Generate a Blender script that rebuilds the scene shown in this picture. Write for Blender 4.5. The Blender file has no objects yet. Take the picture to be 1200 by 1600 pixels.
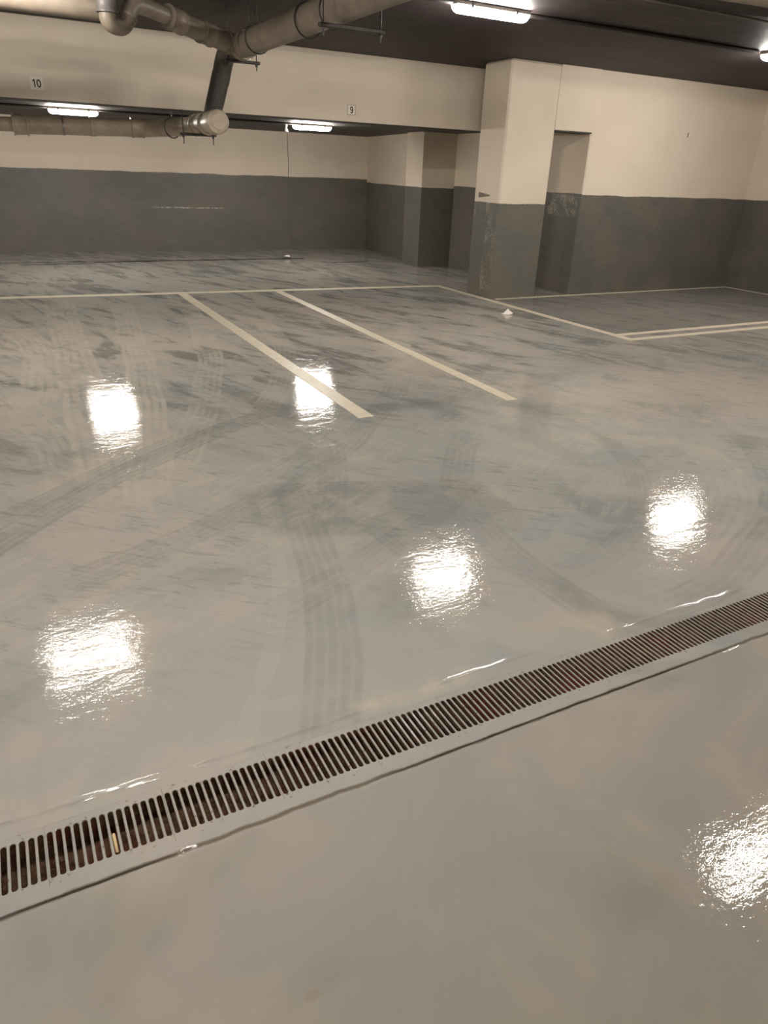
import bpy, bmesh, math, random
from mathutils import Vector, Matrix, noise
random.seed(7)
S = bpy.context.scene
C = bpy.data.collections.new('garage'); S.collection.children.link(C)

# ------------------------------------------------------------------ helpers
def link(name, bm, mat, parent=None, smooth=False):
    me = bpy.data.meshes.new(name); bm.normal_update(); bm.to_mesh(me); bm.free()
    if mat: me.materials.append(mat)
    if smooth:
        for p in me.polygons: p.use_smooth = True
    o = bpy.data.objects.new(name, me); C.objects.link(o)
    if parent: o.parent = parent
    return o
def empty(name, loc, label, cat, group=None, rz=0):
    o = bpy.data.objects.new(name, None); C.objects.link(o); o.location = loc; o.rotation_euler = (0, 0, rz)
    o.empty_display_size = .1
    return tag(o, label, cat, group)
def tag(o, label, cat, group=None):
    o['label'] = label; o['category'] = cat
    if group: o['group'] = group
    return o
def struct(o): o['kind'] = 'structure'; return o
def prism(bm, pts, z0, z1):
    """footprint pts counter-clockwise"""
    a = [bm.verts.new((x, y, z0)) for x, y in pts]; b = [bm.verts.new((x, y, z1)) for x, y in pts]
    n = len(pts); bm.faces.new(list(reversed(a))); bm.faces.new(b)
    for i in range(n): bm.faces.new((a[i], a[(i+1) % n], b[(i+1) % n], b[i]))
def box(bm, x0, x1, y0, y1, z0, z1):
    prism(bm, [(x0, y0), (x1, y0), (x1, y1), (x0, y1)], z0, z1)
def bevel(o, w, seg=2, ang=40):
    m = o.modifiers.new('bevel', 'BEVEL'); m.width = w; m.segments = seg; m.limit_method = 'ANGLE'; m.angle_limit = math.radians(ang)
    return o
def smooth_path(pts, r=.12, n=7):
    """round the corners of a polyline"""
    pts = [Vector(p) for p in pts]; out = [pts[0]]
    for i in range(1, len(pts)-1):
        p = pts[i]; a = (pts[i-1]-p); b = (pts[i+1]-p)
        ra = min(r, a.length*.49); rb = min(r, b.length*.49)
        A = p+a.normalized()*ra; B = p+b.normalized()*rb
        for k in range(n+1):
            t = k/n; out.append(A*(1-t)**2+p*2*t*(1-t)+B*t*t)
    out.append(pts[-1]); return out
def tube(bm, pts, rad, n=24, caps=True):
    pts = [Vector(p) for p in pts]; rings = []
    rad = rad if isinstance(rad, (list, tuple)) else [rad]*len(pts)
    t0 = (pts[1]-pts[0]).normalized(); up = Vector((0, 0, 1)) if abs(t0.z) < .9 else Vector((1, 0, 0))
    nrm = (up-t0*up.dot(t0)).normalized()
    for i, p in enumerate(pts):
        t = (pts[min(i+1, len(pts)-1)]-pts[max(i-1, 0)]).normalized()
        nrm = (nrm-t*nrm.dot(t)).normalized(); bn = t.cross(nrm)
        rings.append([bm.verts.new(p+(nrm*math.cos(a)+bn*math.sin(a))*rad[i]) for a in [2*math.pi*k/n for k in range(n)]])
    for i in range(len(rings)-1):
        for k in range(n): bm.faces.new((rings[i][k], rings[i][(k+1) % n], rings[i+1][(k+1) % n], rings[i+1][k]))
    if caps: bm.faces.new(list(reversed(rings[0]))); bm.faces.new(rings[-1])
def tube_obj(name, pts, rad, mat, parent=None, n=24, auto=True):
    bm = bmesh.new(); tube(bm, pts, rad, n); bmesh.ops.recalc_face_normals(bm, faces=bm.faces)
    o = link(name, bm, mat, parent, True)
    if auto:
        m = o.modifiers.new('edge', 'EDGE_SPLIT'); m.split_angle = math.radians(50)
    return o
def collar(name, a, b, r, mat, parent, lip=.006):
    """a pipe socket from a to b with a raised lip at both ends"""
    a = Vector(a); b = Vector(b); d = b-a; L = d.length; t = lambda s: a+d*(s/L)
    return tube_obj(name, [t(0), t(0.001), t(.014), t(.02), t(L-.02), t(L-.014), t(L-.001), t(L)],
                    [r-.004, r+lip, r+lip, r, r, r+lip, r+lip, r-.004], mat, parent)

# ------------------------------------------------------------------ node helper
class N:
    def __init__(s, name):
        s.m = bpy.data.materials.new(name); s.m.use_nodes = True; s.t = s.m.node_tree; s.t.nodes.clear()
        s.out = s.t.nodes.new('ShaderNodeOutputMaterial'); s.b = s.t.nodes.new('ShaderNodeBsdfPrincipled')
        s.t.links.new(s.b.outputs[0], s.out.inputs[0])
        s.pos = s.t.nodes.new('ShaderNodeNewGeometry').outputs['Position']
        sp = s.t.nodes.new('ShaderNodeSeparateXYZ'); s.t.links.new(s.pos, sp.inputs[0])
        s.x, s.y, s.z = sp.outputs
    def set(s, inp, v):
        if hasattr(v, 'is_output') or isinstance(v, bpy.types.NodeSocket): s.t.links.new(v, inp)
        else: inp.default_value = v
    def M(s, op, a, b=0., c=0., clamp=False):
        n = s.t.nodes.new('ShaderNodeMath'); n.operation = op; n.use_clamp = clamp
        for i, v in enumerate((a, b, c)): s.set(n.inputs[i], v)
        return n.outputs[0]
    def ss(s, v, a, b, lo=0., hi=1.):
        n = s.t.nodes.new('ShaderNodeMapRange'); n.interpolation_type = 'SMOOTHSTEP'
        s.set(n.inputs[0], v); n.inputs[1].default_value = a; n.inputs[2].default_value = b
        n.inputs[3].default_value = lo; n.inputs[4].default_value = hi
        return n.outputs[0]
    def vec(s, x, y, z=0.):
        n = s.t.nodes.new('ShaderNodeCombineXYZ')
        for i, v in enumerate((x, y, z)): s.set(n.inputs[i], v)
        return n.outputs[0]
    def map(s, v, scale=(1, 1, 1), rot=0., loc=(0, 0, 0)):
        n = s.t.nodes.new('ShaderNodeMapping'); s.set(n.inputs[0], v); n.inputs['Scale'].default_value = scale
        n.inputs['Rotation'].default_value = (0, 0, rot); n.inputs['Location'].default_value = loc
        return n.outputs[0]
    def noise(s, v, scale, detail=4, rough=.55, dist=0., out=0):
        n = s.t.nodes.new('ShaderNodeTexNoise'); s.set(n.inputs['Vector'], v)
        n.inputs['Scale'].default_value = scale; n.inputs['Detail'].default_value = detail
        n.inputs['Roughness'].default_value = rough; n.inputs['Distortion'].default_value = dist
        return n.outputs[out]
    def mix(s, f, a, b):
        n = s.t.nodes.new('ShaderNodeMix'); n.data_type = 'RGBA'
        s.set(n.inputs['Factor'], f); s.set(n.inputs[6], a); s.set(n.inputs[7], b)
        return n.outputs[2]
    def bump(s, h, strength=.3, dist=.002, prev=None):
        n = s.t.nodes.new('ShaderNodeBump'); s.set(n.inputs['Height'], h)
        n.inputs['Strength'].default_value = strength; n.inputs['Distance'].default_value = dist
        if prev: s.t.links.new(prev, n.inputs['Normal'])
        return n.outputs[0]
    def done(s, col, rough=.5, nrm=None, metal=0., spec=.5):
        s.set(s.b.inputs['Base Color'], col); s.set(s.b.inputs['Roughness'], rough)
        s.set(s.b.inputs['Metallic'], metal); s.set(s.b.inputs['Specular IOR Level'], spec)
        if nrm: s.t.links.new(nrm, s.b.inputs['Normal'])
        return s.m
def lin(r, g, b):
    f = lambda c: (c/255/12.92) if c/255 <= .04045 else ((c/255+.055)/1.055)**2.4
    return (f(r), f(g), f(b), 1)

# ------------------------------------------------------------------ materials
WHITE = lin(222, 208, 190); DARK = lin(106, 105, 98)
def wall_mat(name, zline, peel=None, scratch=None, white=WHITE, dark=DARK):
    n = N(name)
    wob = n.noise(n.pos, 2.2, 3); wob2 = n.noise(n.pos, 30, 2)
    edge = n.M('ADD', n.z, n.M('ADD', n.M('MULTIPLY', n.M('SUBTRACT', wob, .5), .035), n.M('MULTIPLY', n.M('SUBTRACT', wob2, .5), .012)))
    up = n.ss(edge, zline-.004, zline+.004)
    blot = n.noise(n.pos, 1.6, 5, .6)
    blot2 = n.noise(n.map(n.pos, (1, 1, 3)), 5, 5, .65)
    w = n.mix(n.ss(blot, .3, .75, 0, .22), white, lin(196, 180, 160))
    # long faint trowel smears on the white plaster
    sm = n.noise(n.map(n.pos, (.5, .5, 9), 0), 2.3, 3, .5)
    w = n.mix(n.ss(sm, .62, .74, 0, .08), w, lin(182, 160, 138))
    d = n.mix(n.ss(blot2, .35, .7, 0, .55), dark, tuple(c*.8 for c in dark[:3])+(1,))
    d = n.mix(n.ss(blot, .4, .65, 0, .6), d, lin(118, 108, 96))
    # little chips showing pale plaster
    sp = n.noise(n.pos, 95, 3, .7)
    chips = n.ss(sp, .73, .76)
    d = n.mix(n.M('MULTIPLY', chips, .5), d, lin(190, 182, 168))
    if peel:
        for (axis, a0, a1, z0, z1, th) in peel:
            ax = n.y if axis == 'y' else n.x
            ma = n.M('MULTIPLY', n.ss(ax, a0, a0+.06), n.ss(ax, a1-.06, a1, 1, 0))
            mz = n.M('MULTIPLY', n.ss(n.z, z0, z0+.25), n.ss(n.z, z1-.03, z1, 1, 0))
            reg = n.M('MULTIPLY', ma, mz)
            cl = n.noise(n.map(n.pos, (1, 1, .6)), 7, 3, .6)
            sp2 = n.noise(n.map(n.pos, (1, 1, .7)), 60, 4, .75)
            k = n.M('ADD', sp2, n.M('MULTIPLY', n.M('SUBTRACT', cl, .5), .5))
            pm = n.M('MULTIPLY', n.ss(k, th, th+.03), n.M('GREATER_THAN', reg, .35))
            d = n.mix(n.M('MULTIPLY', pm, .75), d, lin(176, 168, 152))
    if scratch:
        for (x0, x1, z0, amp) in scratch:
            dz = n.M('ABSOLUTE', n.M('SUBTRACT', n.M('ADD', n.z, n.M('MULTIPLY', n.M('SUBTRACT', wob2, .5), .02)), z0))
            m = n.M('MULTIPLY', n.ss(dz, .004, .013, 1, 0), n.M('MULTIPLY', n.ss(n.x, x0, x0+.3), n.ss(n.x, x1-.02, x1, 1, 0)))
            m = n.M('MULTIPLY', m, n.ss(n.noise(n.pos, 26, 3), .42, .55, .1, 1))
            d = n.mix(n.M('MULTIPLY', m, amp), d, lin(205, 198, 184))
    col = n.mix(up, d, w)
    h = n.M('ADD', n.noise(n.pos, 14, 5, .6), n.M('MULTIPLY', n.noise(n.pos, 120, 3), .25))
    nb = n.bump(h, .5, .006)
    return n.done(col, n.ss(up, 0, 1, .42, .8), nb, spec=.4)

def plain(name, col, rough=.5, var=.15, scale=12, metal=0., bump=.2, bscale=60, spec=.5, dark=None):
    n = N(name); v = n.noise(n.pos, scale, 5, .6)
    c = n.mix(n.ss(v, .35, .7, 0, 1), col, dark or tuple(k*(1-var) for k in col[:3])+(1,))
    return n.done(c, rough, n.bump(n.noise(n.pos, bscale, 3), bump, .002), metal, spec)

def ceiling_mat(name, base, low=False):
    n = N(name)
    v = n.noise(n.pos, .9, 5, .6); v2 = n.noise(n.map(n.pos, (.6, 3, 1)), 3, 5, .6)
    c = n.mix(n.ss(v, .35, .65), base, tuple(k*.72 for k in base[:3])+(1,))
    c = n.mix(n.ss(v2, .5, .75, 0, .35), c, lin(98, 90, 82))
    if not low:
        # soft shadow painted into the colour near the right-hand lamp, formwork joints
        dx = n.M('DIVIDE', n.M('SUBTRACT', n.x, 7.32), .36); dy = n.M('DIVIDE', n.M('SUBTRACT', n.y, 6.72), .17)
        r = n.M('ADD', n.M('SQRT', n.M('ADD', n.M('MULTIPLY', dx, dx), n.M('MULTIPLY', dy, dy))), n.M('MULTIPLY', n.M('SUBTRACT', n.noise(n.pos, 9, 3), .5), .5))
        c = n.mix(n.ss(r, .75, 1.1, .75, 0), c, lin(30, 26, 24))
    fr = n.M('ABSOLUTE', n.M('SUBTRACT', n.M('FRACT', n.M('DIVIDE', n.x, 2.4)), .5))
    c = n.mix(n.ss(fr, .0, .003, .5, 0), c, lin(40, 36, 34))
    return n.done(c, .62, n.bump(n.noise(n.pos, 26, 5), .6, .004), spec=.3)

# ---- glossy painted floor with dusty streaks and tyre marks
def floor_mat(worn=False):
    n = N('floor_paint_worn' if worn else 'floor_paint')
    P = n.pos
    big = n.noise(P, .42, 4, .55, .6)
    mid = n.noise(n.map(P, (1, 1, 1), .3), 1.5, 5, .58, 1.2)
    # dust dragged along the bays by mops and wheels, only strong in the far half
    def along(dx, dy, s1, s2, v=P):
        sp0 = n.t.nodes.new('ShaderNodeSeparateXYZ'); n.set(sp0.inputs[0], v); q0, q1 = sp0.outputs[0], sp0.outputs[1]
        return n.vec(n.M('ADD', n.M('MULTIPLY', q0, dx*s1), n.M('MULTIPLY', q1, dy*s1)), n.M('ADD', n.M('MULTIPLY', q0, -dy*s2), n.M('MULTIPLY', q1, dx*s2)))
    st = n.noise(along(.23, -.97, .55, 2.3), 1.6, 6, .62, 1.0)
    st2 = n.noise(along(.62, -.78, .5, 2.4), 1.5, 6, .62, 1.2)
    fine = n.noise(along(.35, -.94, .8, 6), 5, 5, .65, .6)
    base = n.mix(n.ss(big, .35, .65), lin(150, 151, 148), lin(163, 156, 148))
    far = n.ss(n.y, 2.6, 6.2)
    col = n.mix(n.ss(mid, .42, .66, 0, .55), base, lin(172, 163, 151))
    col = n.mix(n.ss(n.noise(P, 1.1, 4, .6, .8), .50, .64, 0, .55), col, lin(128, 128, 123))
    k = n.M('ADD', n.M('MULTIPLY', st, .6), n.M('MULTIPLY', st2, .4))
    col = n.mix(n.M('MULTIPLY', far, n.ss(k, .49, .57, 0, .72)), col, lin(168, 160, 149))
    col = n.mix(n.M('MULTIPLY', far, n.ss(k, .41, .50, .80, 0)), col, lin(98, 97, 93))
    col = n.mix(n.M('MULTIPLY', n.ss(n.y, 1.6, 4.5, .25, 1), n.ss(fine, .5, .68, 0, .28)), col, lin(174, 166, 154))
    fine2 = n.noise(along(-.85, -.52, .8, 6), 4.5, 5, .7, .8); fine3 = n.noise(along(.75, -.66, .9, 5), 6, 5, .7, .8)
    zone = n.M('MULTIPLY', n.ss(n.y, 1.5, 2.6), n.ss(n.y, 7., 11., 1, .4))
    pa = n.noise(P, 1.3, 3); 
    col = n.mix(n.M('MULTIPLY', zone, n.M('MULTIPLY', n.ss(pa, .42, .52), n.ss(fine2, .50, .62, 0, .30))), col, lin(178, 170, 158))
    col = n.mix(n.M('MULTIPLY', zone, n.M('MULTIPLY', n.ss(pa, .58, .48), n.ss(fine3, .52, .64, 0, .42))), col, lin(112, 114, 111))
    col = n.mix(n.M('MULTIPLY', zone, n.ss(n.noise(P, 2.6, 7, .68, .6), .53, .60, 0, .26)), col, lin(178, 168, 155))
    # right-hand bay by the wall: mixed to an even, darker tone
    bay = n.M('MULTIPLY', n.ss(n.x, 5.76, 5.80), n.M('MULTIPLY', n.ss(n.y, 5.60, 5.64), n.ss(n.y, 8.5, 8.6, 1, 0)))
    col = n.mix(n.M('MULTIPLY', bay, .58), col, n.mix(mid, lin(108, 106, 103), lin(126, 121, 114)))
    marks = []
    if not worn:
        DK = lin(108, 110, 108); LT = lin(178, 170, 158)
        wv = n.noise(P, .8, 2, out=1)
        sh = n.t.nodes.new('ShaderNodeVectorMath'); sh.operation = 'MULTIPLY_ADD'
        n.set(sh.inputs[0], wv); sh.inputs[1].default_value = (.14, .14, 0); n.set(sh.inputs[2], P)
        sp = n.t.nodes.new('ShaderNodeSeparateXYZ'); n.t.links.new(sh.outputs[0], sp.inputs[0]); X, Y = sp.outputs[0], sp.outputs[1]
        brk = n.noise(P, 3.0, 6, .72)
        def tread(u, v, wd):
            """u across (0 centre), v along: grooves + lugs"""
            gro = n.ss(n.M('ABSOLUTE', n.M('SUBTRACT', n.M('FRACT', n.M('MULTIPLY', u, 5.0/wd)), .5)), .05, .30, .50, 1)
            lug = n.ss(n.M('ABSOLUTE', n.M('SUBTRACT', n.M('FRACT', n.M('ADD', n.M('MULTIPLY', v, 34.), n.M('MULTIPLY', u, 12.))), .5)), .05, .3, .90, 1)
            return n.M('MULTIPLY', gro, lug)
        def straight(x0, y0, x1, y1, wd, col_, amt):
            dx, dy = x1-x0, y1-y0; L = math.hypot(dx, dy); dx /= L; dy /= L
            a = n.M('SUBTRACT', X, x0); b = n.M('SUBTRACT', Y, y0)
            v = n.M('ADD', n.M('MULTIPLY', a, dx), n.M('MULTIPLY', b, dy))
            u = n.M('SUBTRACT', n.M('MULTIPLY', b, dx), n.M('MULTIPLY', a, dy))
            m = n.M('MULTIPLY', n.ss(n.M('ABSOLUTE', u), wd*.42, wd*.5, 1, 0), n.M('MULTIPLY', n.ss(v, 0, .25), n.ss(v, L-.4, L, 1, 0)))
            marks.append((m, tread(u, v, wd), col_, amt))
        def arc(cx, cy, R, a0, a1, wd, col_, amt):
            a = n.M('SUBTRACT', X, cx); b = n.M('SUBTRACT', Y, cy)
            mid_ = math.radians((a0+a1)/2); ca, sa = math.cos(mid_), math.sin(mid_)
            al = n.M('ADD', n.M('MULTIPLY', a, ca), n.M('MULTIPLY', b, sa)); be = n.M('SUBTRACT', n.M('MULTIPLY', b, ca), n.M('MULTIPLY', a, sa))
            th = n.M('ARCTAN2', be, al); half = math.radians(abs(a1-a0)/2)
            r = n.M('SQRT', n.M('ADD', n.M('MULTIPLY', a, a), n.M('MULTIPLY', b, b)))
            u = n.M('SUBTRACT', r, R)
            m = n.M('MULTIPLY', n.ss(n.M('ABSOLUTE', u), wd*.42, wd*.5, 1, 0), n.ss(n.M('ABSOLUTE', th), half*.75, half, 1, 0))
            marks.append((m, tread(u, n.M('MULTIPLY', th, R), wd), col_, amt))
        TRACKS(straight, arc, DK, LT)
        for m, tr, c_, amt in marks:
            f = n.M('MULTIPLY', n.M('MULTIPLY', m, tr), n.ss(brk, .30, .62, .0, amt))
            col = n.mix(f, col, c_)
        # dirty seam at the edge of the channel and a stain in the foreground
        se = n.ss(n.M('ABSOLUTE', n.M('SUBTRACT', n.M('ADD', n.y, n.M('MULTIPLY', n.M('SUBTRACT', n.noise(P, 9, 4), .5), .02)), 1.247)), .002, .010, .8, 0)
        col = n.mix(se, col, lin(84, 72, 56))
        tr_ = n.M('MULTIPLY', n.ss(n.y, 1.44, 1.52), n.ss(n.y, 1.52, 1.72, 1, 0))
        col = n.mix(n.M('MULTIPLY', tr_, n.ss(n.noise(P, 3.2, 4), .5, .66, 0, .55)), col, lin(186, 174, 156))
        dx = n.M('DIVIDE', n.M('SUBTRACT', n.x, .31), .02); dy = n.M('DIVIDE', n.M('SUBTRACT', n.y, .80), .012)
        r = n.M('ADD', n.M('SQRT', n.M('ADD', n.M('MULTIPLY', dx, dx), n.M('MULTIPLY', dy, dy))), n.M('MULTIPLY', n.noise(P, 70, 3), .8))
        col = n.mix(n.ss(r, .9, 1.5, .3, 0), col, lin(140, 105, 82))
    # near side of the channel: browner, duller coat
    nearm = n.ss(n.y, 1.3, .4, 0, .45)
    near2 = n.ss(n.y, .3, 1.24)
    col = n.mix(n.M('MULTIPLY', n.M('SUBTRACT', 1., n.M('MULTIPLY', near2, .5)), n.ss(n.y, 1.22, 1.26, .62, 0)), col, n.mix(n.ss(mid, .35, .65), lin(127, 115, 98), lin(142, 128, 110)))
    if worn:
        wr = n.ss(n.noise(P, 55, 4, .7), .60, .68, 0, .8)
        col = n.mix(wr, col, lin(96, 76, 58))
    # relief: long soft waves, roller texture, pin-point grit
    h1 = n.noise(n.map(P, (1.0, 1.9, 1), .15), 4.5, 3, .55, .5)
    h2 = n.noise(n.map(P, (1, 1.6, 1)), 38, 3, .6)
    h3 = n.noise(P, 170, 2, .5)
    h2 = n.M('MULTIPLY', h2, n.ss(n.y, 3., 4.4, 1, .75))
    nb = n.bump(h1, .30, .006); nb = n.bump(h2, .34, .0018, nb); nb = n.bump(h3, .20, .0004, nb)
    rg = n.M('ADD', n.ss(mid, .35, .7, .022, .05), n.M('MULTIPLY', n.ss(k, .48, .62), n.M('MULTIPLY', far, .08)))
    n.done(col, rg, nb, spec=.19)
    return n.m

def TRACKS(straight, arc, DK, LT):
    def curve(p, q, r, wd, c, amt):
        ax, ay = p; bx, by = q; cx, cy = r
        d = 2*(ax*(by-cy)+bx*(cy-ay)+cx*(ay-by))
        if abs(d) < .02: return straight(ax, ay, cx, cy, wd, c, amt)
        ux = ((ax*ax+ay*ay)*(by-cy)+(bx*bx+by*by)*(cy-ay)+(cx*cx+cy*cy)*(ay-by))/d
        uy = ((ax*ax+ay*ay)*(cx-bx)+(bx*bx+by*by)*(ax-cx)+(cx*cx+cy*cy)*(bx-ax))/d
        R_ = math.hypot(ax-ux, ay-uy); m = math.degrees(math.atan2(by-uy, bx-ux))
        da = lambda x, y: (math.degrees(math.atan2(y-uy, x-ux))-m+180) % 360-180
        h = max(abs(da(ax, ay)), abs(da(cx, cy)))*1.12
        arc(ux, uy, R_, m-h, m+h, wd, c, amt)
    # pale dusty wheel paths, far left
    curve((.62, 9.2), (.50, 6.33), (.42, 4.2), .34, LT, .85)
    curve((1.25, 9.0), (.98, 6.2), (.72, 4.4), .26, LT, .8)
    curve((-.15, 8.6), (.22, 7.0), (.12, 5.2), .30, LT, .8)
    curve((1.9, 8.6), (1.55, 6.1), (.93, 4.2), .24, LT, .65)
    curve((-.25, 6.0), (.10, 4.9), (.20, 3.7), .24, LT, .6)
    curve((2.4, 8.9), (2.35, 6.6), (1.6, 4.7), .22, LT, .5)
    straight(-.5, 8.2, .75, 5.1, .22, LT, .5)
    curve((2.7, 8.8), (3.3, 6.6), (3.0, 4.6), .22, LT, .45)
    # darker prints of wheels
    curve((-.45, 2.75), (.30, 3.62), (1.6, 4.5), .20, DK, 0.41)
    curve((-.5, 3.05), (.13, 3.62), (1.2, 4.4), .17, DK, 0.30)
    curve((1.22, 3.3), (1.02, 2.35), (.70, 1.5), .21, DK, 0.30)
    curve((1.05, 3.3), (.83, 2.35), (.52, 1.7), .07, LT, 0.32)
    curve((1.1, 3.25), (1.6, 3.12), (2.2, 2.9), .18, DK, 0.33)
    curve((1.2, 3.2), (1.40, 2.8), (1.45, 2.3), .16, DK, 0.22)
    curve((2.8, 5.0), (1.62, 3.61), (.9, 3.1), .20, DK, 0.28)
    curve((2.2, 3.0), (1.52, 2.56), (1.0, 2.3), .18, DK, 0.22)
    curve((2.6, 3.6), (1.95, 2.7), (1.85, 1.9), .20, DK, 0.22)
    curve((1.9, 5.2), (1.7, 3.9), (1.35, 3.0), .18, DK, 0.22)
    curve((1.0, 4.6), (.6, 3.6), (.6, 2.6), .18, LT, 0.28)
    curve((3.8, 5.2), (3.0, 4.2), (2.9, 3.2), .18, DK, 0.22)
    curve((2.3, 4.3), (3.4, 4.4), (5.2, 5.0), .18, DK, 0.19)
    curve((.3, 6.4), (1.2, 4.9), (2.3, 4.3), .18, DK, 0.25)
    # concentric scrub marks on the right
    curve((3.85, 2.95), (3.2, 2.12), (2.45, 1.80), .26, LT, 0.42)
    curve((4.3, 2.9), (3.4, 2.02), (2.6, 1.68), .20, DK, 0.28)
    curve((3.3, 3.1), (2.8, 2.35), (2.1, 2.0), .16, DK, 0.22)
    curve((4.6, 3.4), (3.9, 3.0), (3.2, 3.3), .2, LT, 0.28)

M = {}
M['floor'] = floor_mat(); M['grate'] = floor_mat(True)
M['wall_back'] = wall_mat('wall_back_paint', 1.33, scratch=[(2.6, 4.0, .75, .9)])
M['wall_right'] = wall_mat('wall_right_paint', 1.30, dark=lin(98, 96, 90))
M['reveal'] = wall_mat('reveal_paint', 1.31, peel=[('y', 8.1, 8.95, .92, 1.3, .545)])
M['pillar'] = wall_mat('pillar_paint', 1.18, peel=[('y', 8.03, 8.32, .0, 1.2, .575), ('y', 8.5, 8.65, .9, 1.2, .57)])
M['column'] = wall_mat('column_paint', 1.27)
M['beam'] = wall_mat('beam_paint', -5., white=lin(209, 197, 180))
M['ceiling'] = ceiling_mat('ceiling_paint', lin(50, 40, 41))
M['low_ceiling'] = ceiling_mat('low_ceiling_paint', lin(80, 76, 72), True)
M['line'] = plain('line_paint', lin(212, 200, 178), .4, .14, 16, spec=.4)
M['pipe'] = plain('pipe_plastic', lin(132, 120, 106), .42, .25, 7, bump=.1)
M['pipe_grey'] = plain('pipe_grey_plastic', lin(104, 98, 95), .45, .2, 7, bump=.1)
M['pipe_dark'] = plain('pipe_dark_plastic', lin(66, 62, 57), .5, .2, 7, bump=.1)
M['pipe_lit'] = plain('pipe_plastic_lit', lin(172, 157, 138), .42, .25, 7, bump=.1)  # same pipe plastic, paler to paint in lamp light on the lower run
M['steel'] = plain('dark_steel', lin(58, 52, 46), .45, .3, 30, metal=.5)
M['ring'] = plain('clamp_rubber', lin(46, 42, 38), .6, .2)
M['conduit'] = plain('conduit_plastic', lin(52, 46, 44), .6, .2)
M['conduit_light'] = plain('conduit_pale', lin(120, 112, 102), .5, .2)
M['lamp_body'] = plain('lamp_body_plastic', lin(190, 186, 178), .4, .08)
M['clip'] = plain('clip_steel', lin(140, 136, 130), .35, .1, metal=.7)
M['paper'] = plain('paper', lin(240, 230, 220), .85, .04)
M['ink'] = plain('ink', lin(52, 46, 42), .7, .1)
M['plate'] = plain('number_plate', lin(224, 214, 200), .5, .05)
M['plate_rim'] = plain('number_plate_rim', lin(160, 148, 136), .5, .1)
M['stub'] = plain('pale_wood', lin(212, 184, 140), .7, .15, 80)
M['chip'] = plain('bare_plaster', lin(128, 118, 106), .9, .25, 40)
M['gap'] = plain('dark_dirt', lin(44, 36, 30), .85, .3, 40)
def rust():
    n = N('rusty_silt')
    a = n.noise(n.pos, 26, 5, .65); b = n.noise(n.pos, 90, 4, .7); c = n.noise(n.pos, 5, 3)
    col = n.mix(n.ss(a, .38, .62), lin(78, 52, 36), lin(116, 88, 66))
    col = n.mix(n.ss(b, .55, .7, 0, .55), col, lin(150, 126, 98))
    col = n.mix(n.ss(c, .52, .64, 0, .6), col, lin(118, 60, 42))
    col = n.mix(n.ss(b, .30, .42, .7, 0), col, lin(40, 30, 24))
    return n.done(col, .8, n.bump(b, .8, .006), spec=.25)
M['rust'] = rust()
def emit(name, col, st):
    n = N(name); n.set(n.b.inputs['Emission Color'], col); n.b.inputs['Emission Strength'].default_value = st
    return n.done((.9, .9, .88, 1), .4)
M['tube'] = emit('lit_diffuser', (1.0, .945, .865, 1), 46.)

# ------------------------------------------------------------------ setting
ZC = 2.75; ZL = 2.095
Y0 = -6.0; X0 = -7.0; XR = 10.48
# floor: one mesh; its section carries the seam, the channel and the raised paint lip
def floor_mesh():
    prof = [(1.10, 0, 0), (1.20, 0, 0), (1.234, -.0003, .3), (1.2430, -.0015, 1), (1.2445, -.012, 4), (1.2480, -.012, 4), (1.2500, -.0012, 1), (1.262, 0, .3), (1.28295, 0, 0),
            (1.2832, -.022, 0), (1.2955, -.022, 0), (1.2965, -.15, 0), (1.4505, -.15, 0), (1.4515, -.022, 0), (1.4638, -.022, 0), (1.46405, 0, 0),
            (1.497, 0, .2), (1.504, .0006, 1), (1.508, .0030, 2), (1.512, .0026, 2), (1.518, .0004, 1), (1.530, 0, .3), (1.62, 0, 0), (1.75, 0, 0)]
    bm = bmesh.new()
    xs = [X0-.1]+[-1.6+.02*i for i in range(int(6.6/.02)+1)]+[XR+.1]
    ys = [(Y0-.1, 0, 0)]+prof+[(14.5, 0, 0)]
    rows = []
    for x in xs:
        row = []
        for (y, z, a) in ys:
            nn = noise.noise(Vector((x*2.3, y*3, 1.7))); n2 = noise.noise(Vector((x*16, y*40, 4.1))); n3 = noise.noise(Vector((x*1.1, 0, 9)))
            dy = a*.0018*nn+a*.0012*n2
            if 1.495 < y < 1.54:
                dy += .018*n3; z = max(0, z*(1+1.3*n2+.8*nn))
            elif a == 4: z = -.009*max(.12, min(1., .75+1.5*n3+.5*nn)); dy = .0006*n2
            elif a: z = z+.0005*n2*a
            if 1.23 < y < 1.27: dy += .004*n3
            row.append(bm.verts.new((x, y+dy, z)))
        rows.append(row)
    for i in range(len(rows)-1):
        for j in range(len(ys)-1): bm.faces.new((rows[i][j], rows[i+1][j], rows[i+1][j+1], rows[i][j+1]))
    return bm
fl = struct(link('floor', floor_mesh(), M['floor'], None, True))
m = fl.modifiers.new('edge', 'EDGE_SPLIT'); m.split_angle = math.radians(40)

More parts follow.
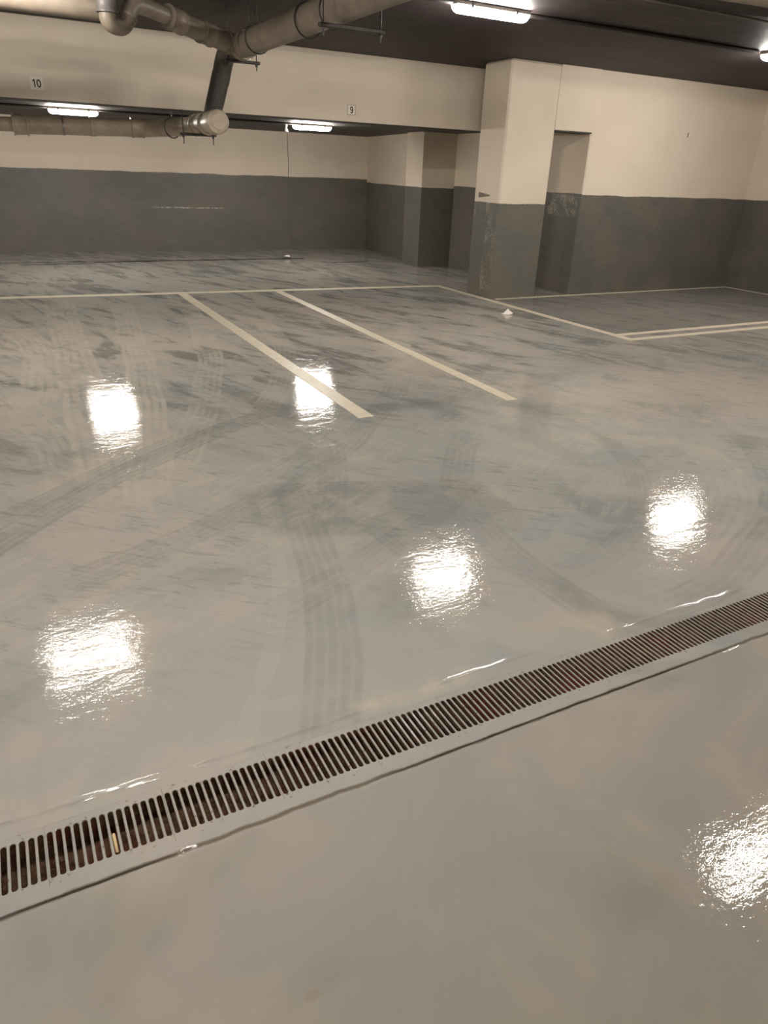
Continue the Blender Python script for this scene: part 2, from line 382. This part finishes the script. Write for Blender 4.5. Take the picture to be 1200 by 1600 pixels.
def solid(name, draw, mat, bev=0, seg=2):
    bm = bmesh.new(); draw(bm); bmesh.ops.recalc_face_normals(bm, faces=bm.faces)
    o = struct(link(name, bm, mat))
    if bev: bevel(o, bev, seg)
    return o
YB = 14.32
solid('wall_back', lambda b: box(b, X0-.2, 7.9, YB, YB+.2, -.02, ZC), M['wall_back'])
solid('wall_left', lambda b: box(b, X0-.2, X0, Y0, YB, -.02, ZC), M['wall_back'])
solid('wall_front', lambda b: box(b, X0-.2, XR+.2, Y0-.2, Y0, -.02, ZC), M['wall_right'])
solid('wall_right', lambda b: box(b, XR, XR+.2, Y0, 8.06, -.02, ZC), M['wall_right'])
solid('wall_right_front', lambda b: prism(b, [(7.185, 8.055), (XR+.2, 8.055), (XR+.2, 11.6), (7.185, 11.6)], -.02, ZC), M['wall_right'], .006)
# painted skin of the passage side (peeled near the paint line)
solid('trim_1', lambda b: box(b, 7.176, 7.186, 8.062, 11.28, -.02, 2.6), M['reveal'])
solid('wall_side', lambda b: prism(b, [(6.66, 11.80), (7.9, 11.60), (7.9, YB), (7.0, YB)], -.02, ZC), M['column'])
solid('column_back', lambda b: box(b, 6.53, 7.19, 11.28, 11.84, -.02, ZL+.02), M['column'], .008)
PX0, PX1, PY0, PY1 = 5.80, 6.565, 8.03, 8.60
solid('pillar', lambda b: box(b, PX0, PX1, PY0, PY1, -.02, ZC), M['pillar'], .022, 1)
solid('lintel', lambda b: box(b, PX1-.01, 7.19, 8.034, 8.30, 2.045, ZC), M['wall_right'])
solid('trim_2', lambda b: prism(b, [(PX1, 8.04), (7.18, 8.04), (7.18, 8.295), (PX1, 8.295)], 2.030, 2.046), M['low_ceiling'])
solid('beam', lambda b: box(b, X0, 7.185, 9.05, 9.35, 2.03, ZC), M['beam'], .006)
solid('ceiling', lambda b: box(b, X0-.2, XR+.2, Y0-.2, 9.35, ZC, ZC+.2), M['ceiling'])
solid('ceiling_low', lambda b: box(b, X0, 7.185, 9.34, YB, ZL, ZC+.1), M['low_ceiling'])
# underside of the beam painted dark like the slab behind it
solid('trim_3', lambda b: box(b, X0, 7.18, 9.056, 9.35, 2.026, 2.034), M['low_ceiling'])

# silt in the bottom of the channel
def silt():
    bm = bmesh.new(); xs = [-1.6+.0125*i for i in range(int(6.6/.0125)+1)]; ys = [1.2975+.01275*j for j in range(13)]
    g = []
    for x in xs:
        r = []
        for y in ys:
            k = noise.noise(Vector((x*1.7, 0, 3.3))); d = noise.noise(Vector((x*14, y*14, 0)))*.012+noise.noise(Vector((x*45, y*45, 2)))*.006
            deep = .062+.028*max(-1, min(1, (.45-x)*1.6))+.014*k
            sl = (y-1.375)/.0775
            r.append(bm.verts.new((x, y, min(-.0245, -deep+d+.012*sl*sl))))
        g.append(r)
    for i in range(len(g)-1):
        for j in range(len(ys)-1): bm.faces.new((g[i][j], g[i+1][j], g[i+1][j+1], g[i][j+1]))
    return bm
o = link('silt', silt(), M['rust'], None, True); o['kind'] = 'stuff'; tag(o, 'rusty brown silt lying in the channel beneath the near drain grates', 'silt')
solid('trim_4', lambda b: (box(b, -1.6, 5.0, 1.2962, 1.2985, -.149, -.024), box(b, -1.6, 5.0, 1.4490, 1.4512, -.149, -.024)), M['rust'])

# ------------------------------------------------------------------ drain grates
GL = .2845; NS = 14
def grate_mesh(L=GL, ns=NS, W=.1810, slot=.1385, wslot=.0134, th=.018):
    bm = bmesh.new(); p = (L-.0006)/ns; a = wslot/2; b = slot/2-a; H = W/2; K = 5
    def inner():
        pts = []
        for k in range(K+1): t = math.pi*k/K; pts.append((a*math.cos(t), b+a*math.sin(t)))
        for k in range(K+1): t = math.pi+math.pi*k/K; pts.append((a*math.cos(t), -b+a*math.sin(t)))
        return pts
    inn = inner()
    def outer(k):
        x, y = inn[k]
        top = k <= K; kk = k if top else k-K-1
        s = 1 if top else -1
        if kk == 0: return (s*p/2, s*b)
        if kk == K: return (-s*p/2, s*b)
        return (s*p/2*(1-2*(kk-1)/(K-2)), s*H)
    n = len(inn)
    for c in range(ns):
        cx = -L/2+.0003+p*(c+.5)
        lev = 0
        ti = [bm.verts.new((cx+x*1.0, y, -.0018)) for x, y in inn]
        tc = [bm.verts.new((cx+x*1.28+(.0), y*(1+.0008/abs(y) if y else 1), 0)) for x, y in inn]
        to = [bm.verts.new((cx+outer(k)[0], outer(k)[1], 0)) for k in range(n)]
        bi = [bm.verts.new((cx+x*1.08, y, -th)) for x, y in inn]
        bo = [bm.verts.new((cx+outer(k)[0], outer(k)[1], -th)) for k in range(n)]
        for k in range(n):
            j = (k+1) % n
            bm.faces.new((to[k], to[j], tc[j], tc[k])); bm.faces.new((tc[k], tc[j], ti[j], ti[k]))
            bm.faces.new((ti[k], ti[j], bi[j], bi[k])); bm.faces.new((bi[k], bi[j], bo[j], bo[k]))
            if abs(to[k].co.y) > H-1e-5 and abs(to[j].co.y) > H-1e-5 and abs(to[k].co.y-to[j].co.y) < 1e-5:
                bm.faces.new((to[j], to[k], bo[k], bo[j]))
        for s in (1, -1):       # fill the corner triangles left between b and H, skipped by the fan
            pass
        if c == 0 or c == ns-1:
            s = -1 if c == 0 else 1; xx = cx+s*p/2
            v = [bm.verts.new((xx, -H, 0)), bm.verts.new((xx, H, 0)), bm.verts.new((xx, H, -th)), bm.verts.new((xx, -H, -th))]
            bm.faces.new(v)
    bmesh.ops.remove_doubles(bm, verts=bm.verts, dist=1e-5)
    bmesh.ops.recalc_face_normals(bm, faces=bm.faces)
    for f_ in bm.faces:
        if f_.calc_center_median().z < -.0035: f_.material_index = 1
    return bm
ORD = ['first', 'second', 'third', 'fourth', 'fifth', 'sixth', 'seventh', 'eighth', 'ninth', 'tenth', 'eleventh', 'twelfth', 'thirteenth', 'fourteenth', 'fifteenth', 'sixteenth', 'seventeenth', 'eighteenth', 'nineteenth', 'twentieth']
gm = link('drain_grate', grate_mesh(), M['grate']); gm.data.materials.append(M['rust'])
gy = 1.3735
extra = {1: 'with a pale stub stuck in one slot'}
jx = 1.0
k0 = -5
vis = 0
for i in range(k0, 8):
    g = gm if i == k0 else gm.copy()
    if i != k0: C.objects.link(g)
    x = jx+(i+.5)*GL
    g.location = (x, gy, -.0003)
    lab = 'painted slotted drain grate in near channel, %s grate from the left' % ORD[i-k0]
    if x-GL/2 < .01 < x+GL/2: lab = 'painted slotted drain grate holding a pale stub in one slot'
    tag(g, lab, 'drain grate', 'slotted grates of the near floor channel')

# far gutter by the back wall: shallow recess is a dark trough strip with the same grates over it
FY = 12.92
solid('trim_5', lambda b: box(b, -.6, 5.02, FY-.09, FY+.07, .0005, .004), M['gap'])
solid('trim_7', lambda b: (box(b, .3, 1.38, FY-.30, FY-.265, .0005, .003), box(b, 1.38, 5.0, FY-.165, FY-.135, .0005, .003)), M['gap'])
far_mesh = link('tmp', grate_mesh(GL, 6, .14, .115, .030, .005), M['grate']); fm = far_mesh.data; fm.materials.append(M['gap']); bpy.data.objects.remove(far_mesh); fm.name = 'far_grate'
for i in range(19):
    g = gm.copy(); g.data = fm; C.objects.link(g)
    x = 5.0-(i+.5)*GL
    g.location = (x, FY-.01, .0095); g.rotation_euler = (0, 0, 0)
    tag(g, 'small slotted grate of far gutter by back wall, %s from its right end' % ORD[i], 'drain grate', 'slotted grates of the far gutter')

# ------------------------------------------------------------------ painted bay lines
def line_obj(pts, label, name='parking_line', h=.0018):
    """pts: quad/polygon footprint ccw"""
    bm = bmesh.new()
    # subdivide long edges and roughen them a touch
    out = []
    for i in range(len(pts)):
        a = Vector(pts[i]); b = Vector(pts[(i+1) % len(pts)]); L = (b-a).length; n = max(1, int(L/.12))
        nr = Vector((-(b-a).y, (b-a).x)).normalized()
        for k in range(n):
            p = a.lerp(b, k/n)
            if k: p = p+nr*random.uniform(-.0022, .0022)
            out.append((p.x, p.y))
    a = [bm.verts.new((x, y, .0002)) for x, y in out]; b = [bm.verts.new((x, y, h)) for x, y in out]
    f = bm.faces.new(b); n = len(out)
    for i in range(n): bm.faces.new((a[i], a[(i+1) % n], b[(i+1) % n], b[i]))
    bmesh.ops.triangulate(bm, faces=[f])
    bmesh.ops.recalc_face_normals(bm, faces=bm.faces)
    return tag(link(name, bm, M['line']), label, 'painted line', 'cream bay lines painted on the floor')
def strip(x0, y0, x1, y1, w, label, skew=0):
    d = Vector((x1-x0, y1-y0)).normalized(); nr = Vector((-d.y, d.x))*w/2
    a = Vector((x0, y0)); b = Vector((x1, y1))
    return line_obj([tuple(a-nr), tuple(b-nr), tuple(b+nr), tuple(a+nr)], label, h=HL[0])
LINES = [
 (-3.0, 9.78, 5.66, 9.22, .135, 'long cream line running across the back of the bays'),
 (2.02, 9.38, 2.03, 4.075, .115, 'cream bay divider crossed by a lamp reflection, left of two'),
 (3.27, 9.31, 3.225, 4.05, .10, 'cream bay divider with a clear end, right of two'),
 (5.71, 9.27, 5.755, 5.352, .10, 'cream side line running from the long back line past the pillar foot'),
 (5.70, 5.62, 10.3, 5.63, .09, 'inner cream line of the double line at right'),
 (5.70, 5.395, 10.3, 5.40, .09, 'outer cream line of the double line at right'),
]
HL = [.0018]
for a in LINES: strip(*a); HL[0] += .0002
strip(5.86, 7.975, 10.47, 8.015, .07, 'thin cream line along the foot of the right wall')
strip(10.44, 7.975, 10.44, 4.5, .07, 'thin cream line along the foot of the side wall far right')

# ------------------------------------------------------------------ lamps
def lamp(loc, L, label, name='ceiling_lamp', W=.105, H=.085):
    r = empty(name, loc, label, 'ceiling lamp', 'lit fluorescent ceiling lamps')
    bm = bmesh.new(); box(bm, -L/2, L/2, -W/2, W/2, -.032, 0); bevel(link('lamp_body', bm, M['lamp_body'], r), .008)
    bm = bmesh.new(); n = 14; l2 = L/2-.012
    secs = []
    for (x, s) in [(-l2, .55), (-l2+.012, .86), (-l2+.035, 1), (l2-.035, 1), (l2-.012, .86), (l2, .55)]:
        secs.append([bm.verts.new((x, (W/2-.005)*math.cos(math.pi*k/n)*(.9+.1*s), -.033-(H-.033)*s*math.sin(math.pi*k/n)**.75)) for k in range(n+1)])
    for i in range(len(secs)-1):
        for k in range(n): bm.faces.new((secs[i][k], secs[i][k+1], secs[i+1][k+1], secs[i+1][k]))
    bm.faces.new(secs[0]); bm.faces.new(list(reversed(secs[-1])))
    bmesh.ops.recalc_face_normals(bm, faces=bm.faces)
    link('diffuser', bm, M['tube'], r, True)
    for sx in (-.3, .3):
        for sy in (-1, 1):
            bm = bmesh.new(); box(bm, sx*L-.012, sx*L+.012, sy*(W/2+.001), sy*(W/2+.006), -.045, -.012); link('clip', bm, M['clip'], r)
    return r
lamp((3.97, 5.86, ZC), .74, 'lit fluorescent ceiling lamp at the top centre of the photo')
lamp((7.75, 5.86, ZC), .74, 'lit fluorescent ceiling lamp cut by the right edge of the photo')
lamp((1.22, 11.3, ZL), .62, 'lit fluorescent lamp under low ceiling, above lower pipe and below number 10')
lamp((4.58, 11.3, ZL), .62, 'lit fluorescent lamp under low ceiling, left of number 9')
for x, y in ((.16, 5.98), (.27, 1.75), (3.97, 1.75), (7.66, 1.75), (.27, -2.4), (3.97, -2.4), (-3.4, 1.75), (-3.4, 5.86)):  # some read from floor reflections and spacing; rear row added for ambient light
    lamp((x, y, ZC), .74, 'lit fluorescent ceiling lamp out of the frame, unseen and continuing the lamp rows')
lamp((-2.2, 11.3, ZL), .62, 'lit fluorescent lamp under low ceiling, out of the frame to the left')

# ------------------------------------------------------------------ conduits on the ceilings
def tag_tube(name, pts, r, mat, label, cat, n=12): return tag(tube_obj(name, pts, r, mat, None, n), label, cat)
tag_tube('cable_conduit', [(4.35, 5.9, ZC-.0165), (5.6, 5.87, ZC-.0165), (7.28, 5.86, ZC-.0165)], .018, M['conduit'], 'dark cable conduit on the ceiling between the two main lamps', 'conduit')
tag_tube('cable_conduit', [(-.0, 5.90, ZC-.0155), (3.59, 5.87, ZC-.0155)], .016, M['conduit'], 'dark cable conduit on the ceiling left of the top centre lamp', 'conduit')
tag_tube('cable_conduit', [(2.0, 4.92, ZC-.012), (10.4, 4.80, ZC-.012)], .009, M['conduit_light'], 'thin pale conduit on the dark ceiling at the top right', 'conduit')
tag_tube('cable_conduit', [(1.54, 11.3, ZL-.0125), (4.26, 11.3, ZL-.0125)], .014, M['conduit'], 'dark conduit between the two lamps of the low ceiling', 'conduit')
tag_tube('cable_conduit', [(-1.5, 11.3, ZL-.0125), (.90, 11.3, ZL-.0125)], .014, M['conduit'], 'dark conduit left of the lamp below number 10', 'conduit')
tag_tube('ceiling_pipe', [(3.0, 9.04, ZC-.03), (3.08, 7.2, ZC-.03), (3.2, 5.95, ZC-.03), (3.22, 5.0, ZC-.03), (3.25, 2.5, ZC-.03)], .022, M['pipe_dark'], 'thin dark pipe on the ceiling beside the big drain pipe', 'pipe')
tag_tube('ceiling_pipe', [(4.6, 4.22, ZC-.06), (9.0, 3.75, ZC-.06)], .05, M['pipe'], 'beige pipe under the ceiling in the top right corner', 'pipe', 20)
r = empty('junction_box', (4.20, 11.42, ZL+.003), 'small round junction box hanging at the left end of the right low lamp', 'junction box')
tube_obj('box', [(0, 0, 0), (0, 0, -.05), (0, 0, -.06)], [.03, .03, .022], M['pipe_grey'], r, 16)
tube_obj('bell', [(0, 0, -.06), (0, 0, -.09), (0, 0, -.12), (0, 0, -.125)], [.018, .03, .048, .02], M['pipe_grey'], r, 16)
# cable down the back wall
cp = [(5.30+.006*math.sin(z*9), YB-.006, z) for z in [.02+.06*i for i in range(35) if .02+.06*i < ZL]]
tag_tube('wall_cable', cp, .006, M['chip'], 'thin paint-smeared cable running down the back wall', 'cable', 8)

# ------------------------------------------------------------------ big suspended drain pipe
dp = empty('drain_pipe', (0, 0, 0), 'big suspended beige drain pipe with trap, drop pipe and capped lower run', 'pipe')
R1 = .098; ZP = 2.46
J = Vector((2.25, 7.30, ZP-.01))
tube_obj('trunk', [J, (2.28, 6.2, ZP), (2.31, 5.4, ZP+.01), (2.34, 2.2, ZP+.02)], R1, M['pipe'], dp)
trap = smooth_path([(1.02, 6.52, ZC), (1.02, 6.52, 2.43), (1.05, 6.53, 2.335), (1.20, 6.60, 2.335), (1.27, 6.64, 2.43), (1.36, 6.70, 2.56), (1.52, 6.82, 2.525), (1.75, 6.98, 2.50)], .09, 6)
tube_obj('riser', [(1.03, 6.52, ZC), (1.03, 6.52, 2.47)], .066, M['pipe_grey'], dp)
tube_obj('trap', smooth_path([(1.03, 6.52, 2.49), (1.03, 6.52, 2.405), (1.155, 6.59, 2.395), (1.235, 6.63, 2.575), (1.44, 6.77, 2.56), (1.62, 6.885, 2.53)], .085, 8), .060, M['pipe'], dp)
tube_obj('branch', [(1.55, 6.835, 2.54), J], .078, M['pipe'], dp)
def between(a, b, s0, s1):
    a = Vector(a); b = Vector(b); return a.lerp(b, s0), a.lerp(b, s1)
ba, bb = Vector((1.55, 6.835, 2.54)), J
for s0, s1 in ((-.02, .17), (.42, .58), (.80, .95)):
    p, q = between(ba, bb, s0, s1); collar('coupling', p, q, .085, M['pipe'], dp)
collar('coupling', (1.03, 6.52, 2.58), (1.03, 6.52, 2.47), .071, M['pipe_grey'], dp)
p, q = Vector((1.18, 6.603, 2.45)), Vector((1.197, 6.611, 2.488)); collar('coupling', p, q, .063, M['pipe'], dp, .004)
# elbow turning down and the drop pipe
E = Vector((2.30, 7.86, 2.40))
tube_obj('elbow', smooth_path([J+Vector((0, -.06, 0)), (2.27, 7.62, ZP-.01), (2.29, 7.86, 2.45), (2.247, 7.94, 2.22)], .14, 8), .088, M['pipe_dark'], dp)
tube_obj('drop_pipe', [(2.262, 7.92, 2.30), (2.16, 8.02, 1.90)], .088, M['pipe_dark'], dp)
collar('coupling', (2.255, 7.22, ZP-.01), (2.262, 7.10, ZP-.01), R1+.008, M['pipe'], dp)
# lower run under the beam
CAP = Vector((2.165, 7.86, 1.875)); L1 = Vector((2.16, 9.0, 1.865)); L2 = Vector((1.86, 9.72, 1.85)); L3 = Vector((.45, 9.78, 1.815)); L4 = Vector((-3.0, 9.9, 1.77))
lr = smooth_path([CAP+Vector((0, .05, 0)), L1, L2, L3, L3+Vector((-.02, 0, 0))], .16, 6)
tube_obj('lower_run', lr, .093, M['pipe_lit'], dp)
tube_obj('lower_run', [L3+Vector((.03, 0, -.0)), L4], .072, M['pipe_lit'], dp)
tube_obj('end_cap', [CAP+Vector((.006, -.075, .002)), CAP+Vector((.006, -.06, .002)), CAP+Vector((.002, .0, 0)), CAP+Vector((0, .10, 0)), CAP+Vector((0, .105, 0))], [.088, .108, .112, .112, .095], M['pipe_lit'], dp)
tube_obj('cap_rib', [CAP+Vector((.006, -.080, .002)), CAP+Vector((.006, -.07, .002))], [.070, .074], M['pipe_lit'], dp)
p, q = between(CAP, L1, .28, .52); collar('coupling', p, q, .103, M['pipe_lit'], dp)
p, q = between(CAP, L1, .62, .72); collar('coupling', p, q, .101, M['pipe_lit'], dp)
p, q = between(L2, L3, .04, .14); collar('coupling', p, q, .100, M['pipe_lit'], dp)
p, q = between(L2, L3, .42, .46); collar('coupling', p, q, .097, M['pipe_lit'], dp, .004)
p, q = between(L2, L3, .92, 1.03); collar('coupling', p, q, .102, M['pipe_lit'], dp, .010)
p, q = between(L2, L3, .66, .672); collar('coupling', p, q, .095, M['clip'], dp, .003)
def ring(c, d, r, mat, w=.010, zc=ZC, rod=True, parent=dp):
    c = Vector(c); d = Vector(d).normalized(); u = d.cross(Vector((0, 0, 1))).normalized(); v = u.cross(d)
    bm = bmesh.new(); pts = [c+(u*math.cos(a)+v*math.sin(a))*r for a in [2*math.pi*k/28 for k in range(29)]]
    tube(bm, pts, w/2, 8, False); o = link('hanger_ring', bm, mat, parent, True)
    if rod: tube_obj('hanger_rod', [c+Vector((0, 0, r)), (c.x, c.y, zc)], .005, M['steel'], o, 8)
    return o
def strut(x0, x1, y, z, zc=ZC, tail=.06, rods=(1, 1)):
    bm = bmesh.new(); box(bm, x0, x1, y-.02, y+.02, z-.012, z+.012); s = bevel(link('support_rail', bm, M['steel'], dp), .003)
    for x, on in ((x0+.03, rods[0]), (x1-.03, rods[1])):
        if on:
            tube_obj('threaded_rod', [(x, y, z-tail), (x, y, zc)], .005, M['steel'], s, 8)
            tube_obj('nut', [(x, y, z-.03), (x, y, z-.012)], .012, M['steel'], s, 6)
ring((2.264, 6.78, ZP), (0, -1, 0), R1+.012, M['ring']); ring((2.262, 7.0, ZP), (0, -1, 0), R1+.006, M['ring'], .006)
ring((2.30, 5.72, ZP), (.02, -1, 0), R1+.014, M['ring'], .012); ring((2.31, 5.30, ZP), (.02, -1, 0), R1+.008, M['ring'])
ring(L2.lerp(L3, 0)+Vector((.19, -.42, .004)), (-.3, .75, 0), .103, M['ring'], .014, 2.03)
strut(2.12, 2.44, 7.28, ZP-R1-.022); strut(2.12, 2.60, 5.1, ZP-R1-.02)
strut(1.90, 2.27, 8.28, 1.885-.118, 1.99, .09, (1, 1))
# left-hand straight pipe
tube_obj('side_branch', [(-4, 6.62, 2.51), (.99, 6.66, 2.51)], .076, M['pipe'], dp)
collar('coupling', (-.6, 6.63, 2.51), (-.75, 6.63, 2.51), .086, M['pipe'], dp)

# ------------------------------------------------------------------ number plates
def digits(parent, segs, w=.008):
    for s in segs:
        bm = bmesh.new(); tube(bm, [Vector((x, 0, z)) for x, z in s], w/2, 8)
        o = link('digit', bm, M['ink'], parent, True)
def plate(loc, w, h, label, dig, rim):
    r = empty('number_sign', loc, label, 'number sign', 'bay number signs on the beam')
    bm = bmesh.new(); box(bm, -w/2, w/2, -.003, 0, -h/2, h/2); link('plate', bm, M['plate'], r)
    if rim:
        bm = bmesh.new()
        for a in ((-w/2, -w/2+.008, -h/2, h/2), (w/2-.008, w/2, -h/2, h/2), (-w/2, w/2, h/2-.008, h/2), (-w/2, w/2, -h/2, -h/2+.008)):
            box(bm, a[0], a[1], -.0045, -.003, a[2], a[3])
        link('frame', bm, M['plate_rim'], r)
    for name, strokes in dig:
        bm = bmesh.new()
        for st in strokes:
            n = len(st)
            for i in range(n-1):
                a = Vector((st[i][0], 0, st[i][1])); b = Vector((st[i+1][0], 0, st[i+1][1])); d = (b-a).normalized(); nr = Vector((-d.z, 0, d.x))*.0055
                a2 = a-d*.003; b2 = b+d*.003
                vs = [a2-nr, b2-nr, b2+nr, a2+nr]
                f = [bm.verts.new((v.x, -.0062, v.z)) for v in vs]; k = [bm.verts.new((v.x, -.003, v.z)) for v in vs]
                bm.faces.new(f)
                for q in range(4): bm.faces.new((f[q], f[(q+1) % 4], k[(q+1) % 4], k[q]))
        bmesh.ops.recalc_face_normals(bm, faces=bm.faces)
        link(name, bm, M['ink'], r)
def ell(cx, cz, rx, rz, a0=0, a1=360, n=18): return [(cx+rx*math.cos(math.radians(a0+(a1-a0)*k/n)), cz+rz*math.sin(math.radians(a0+(a1-a0)*k/n))) for k in range(n+1)]
plate((.665, 9.049, 2.172), .115, .115, 'white bay number sign reading 10 on the beam, above the left low lamp',
      [('digit', [[(-.036, .020), (-.021, .031), (-.021, -.031)]]), ('digit', [ell(.019, 0, .016, .031)])], False)
plate((4.19, 9.049, 2.158), .115, .115, 'white framed bay number sign reading 9 on the beam, above the right low lamp',
      [('digit', [ell(0, .014, .015, .018), [(.015, .014), (.0145, -.010)]+ell(0, -.012, .0145, .020, 0, -140, 8)])], True)

# ------------------------------------------------------------------ small things
# folded paper on the floor
bm = bmesh.new()
P = [(-.085, -.01, .006), (-.045, -.03, .001), (-.005, -.035, .002), (.025, -.03, .002), (.07, .02, .012), (.025, .015, .040), (-.005, .0, .068), (-.05, .0, .016), (-.02, .06, .002), (.05, .07, .002)]
v = [bm.verts.new(p) for p in P]
for f in ((0, 1, 7), (1, 2, 6, 7), (2, 3, 6), (3, 5, 6), (3, 4, 5), (7, 6, 8), (6, 5, 9, 8), (5, 4, 9)): bm.faces.new([v[i] for i in f])
pp = link('paper_scrap', bm, M['paper']); pp.location = (5.34, 6.99, .001); pp.rotation_euler = (0, 0, -.5)
m = pp.modifiers.new('solid', 'SOLIDIFY'); m.thickness = .001
tag(pp, 'folded white scrap of paper standing on the floor before the pillar', 'paper')
# tissue on the far gutter
bm = bmesh.new(); bmesh.ops.create_icosphere(bm, subdivisions=3, radius=.05)
for w in bm.verts:
    k = 1+.35*noise.noise(w.co*30); w.co = Vector((w.co.x*1.1*k, w.co.y*.6*k, w.co.z*.38*k))
o = link('tissue', bm, M['paper'], None, True); o.location = (4.70, 12.82, .04)
tag(o, 'small crumpled white tissue lying on the far gutter', 'tissue')
# pale stub in a grate slot
o = tube_obj('wood_stub', [(0, 0, 0), (0, .002, 0), (0, .026, 0), (0, .052, 0), (0, .054, 0)], [.0030, .0042, .0044, .0042, .0030], M['stub'], None, 12)
o.location = (.0135, 1.3185, -.012); o.rotation_euler = (math.radians(9), 0, math.radians(1))
tag(o, 'pale round wooden stub stuck in a slot of the near drain grate', 'stub')
# thin wedge added for the shadow of a chip on the pillar's side
bm = bmesh.new(); v = [bm.verts.new(p) for p in [(0, 0, -.03), (0, 0, .03), (0, -.24, .004), (0, -.24, -.006), (-.012, 0, -.03), (-.012, 0, .03), (-.004, -.24, .004), (-.004, -.24, -.006)]]
for f_ in ((0, 1, 2, 3), (4, 7, 6, 5), (0, 4, 5, 1), (1, 5, 6, 2), (2, 6, 7, 3), (3, 7, 4, 0)): bm.faces.new([v[i] for i in f_])
bmesh.ops.recalc_face_normals(bm, faces=bm.faces)
o = link('chip_shadow', bm, M['chip']); o.location = (PX0+.001, 8.48, 1.262)
tag(o, 'small wedge-shaped grey bracket for the shadow of a chip, on the left face of the white pillar', 'patch')
o = tube_obj('wall_nail', [(8.95, 8.052, 2.075), (8.952, 8.046, 2.135)], .005, M['steel'], None, 8)
tag(o, 'small dark nail mark high on the right white wall', 'nail')
# dark crack in the floor to the right of the far gutter
bm = bmesh.new(); box(bm, 5.25, 5.98, 12.10, 12.16, .0004, .0018); struct(link('trim_6', bm, M['gap']))

# ------------------------------------------------------------------ camera, world, view
f = 1101.09; pit, rol, yaw = 4.50722109e-01, 3.99206923e-02, -4.93569368e-01
cy, sy = math.cos(yaw), math.sin(yaw)
fw = Vector((-sy*math.cos(pit), cy*math.cos(pit), -math.sin(pit))); r0 = Vector((cy, sy, 0)); u0 = r0.cross(fw)
rr = r0*math.cos(rol)+u0*math.sin(rol); uu = -r0*math.sin(rol)+u0*math.cos(rol)
cd = bpy.data.cameras.new('camera'); cam = bpy.data.objects.new('camera', cd); C.objects.link(cam)
mw = Matrix((rr, uu, -fw)).transposed().to_4x4(); mw.translation = Vector((0, 0, 1.5)); cam.matrix_world = mw
cd.sensor_fit = 'VERTICAL'; cd.sensor_height = 24; cd.lens = f/1600*24; cd.clip_start = .02
S.camera = cam
w = bpy.data.worlds.new('world'); S.world = w; w.use_nodes = True
w.node_tree.nodes['Background'].inputs[0].default_value = (.05, .045, .04, 1); w.node_tree.nodes['Background'].inputs[1].default_value = .3
S.view_settings.view_transform = 'Standard'; S.view_settings.look = 'None'; S.view_settings.gamma = 1; S.view_settings.use_curve_mapping = False
S.view_settings.exposure = 2.2
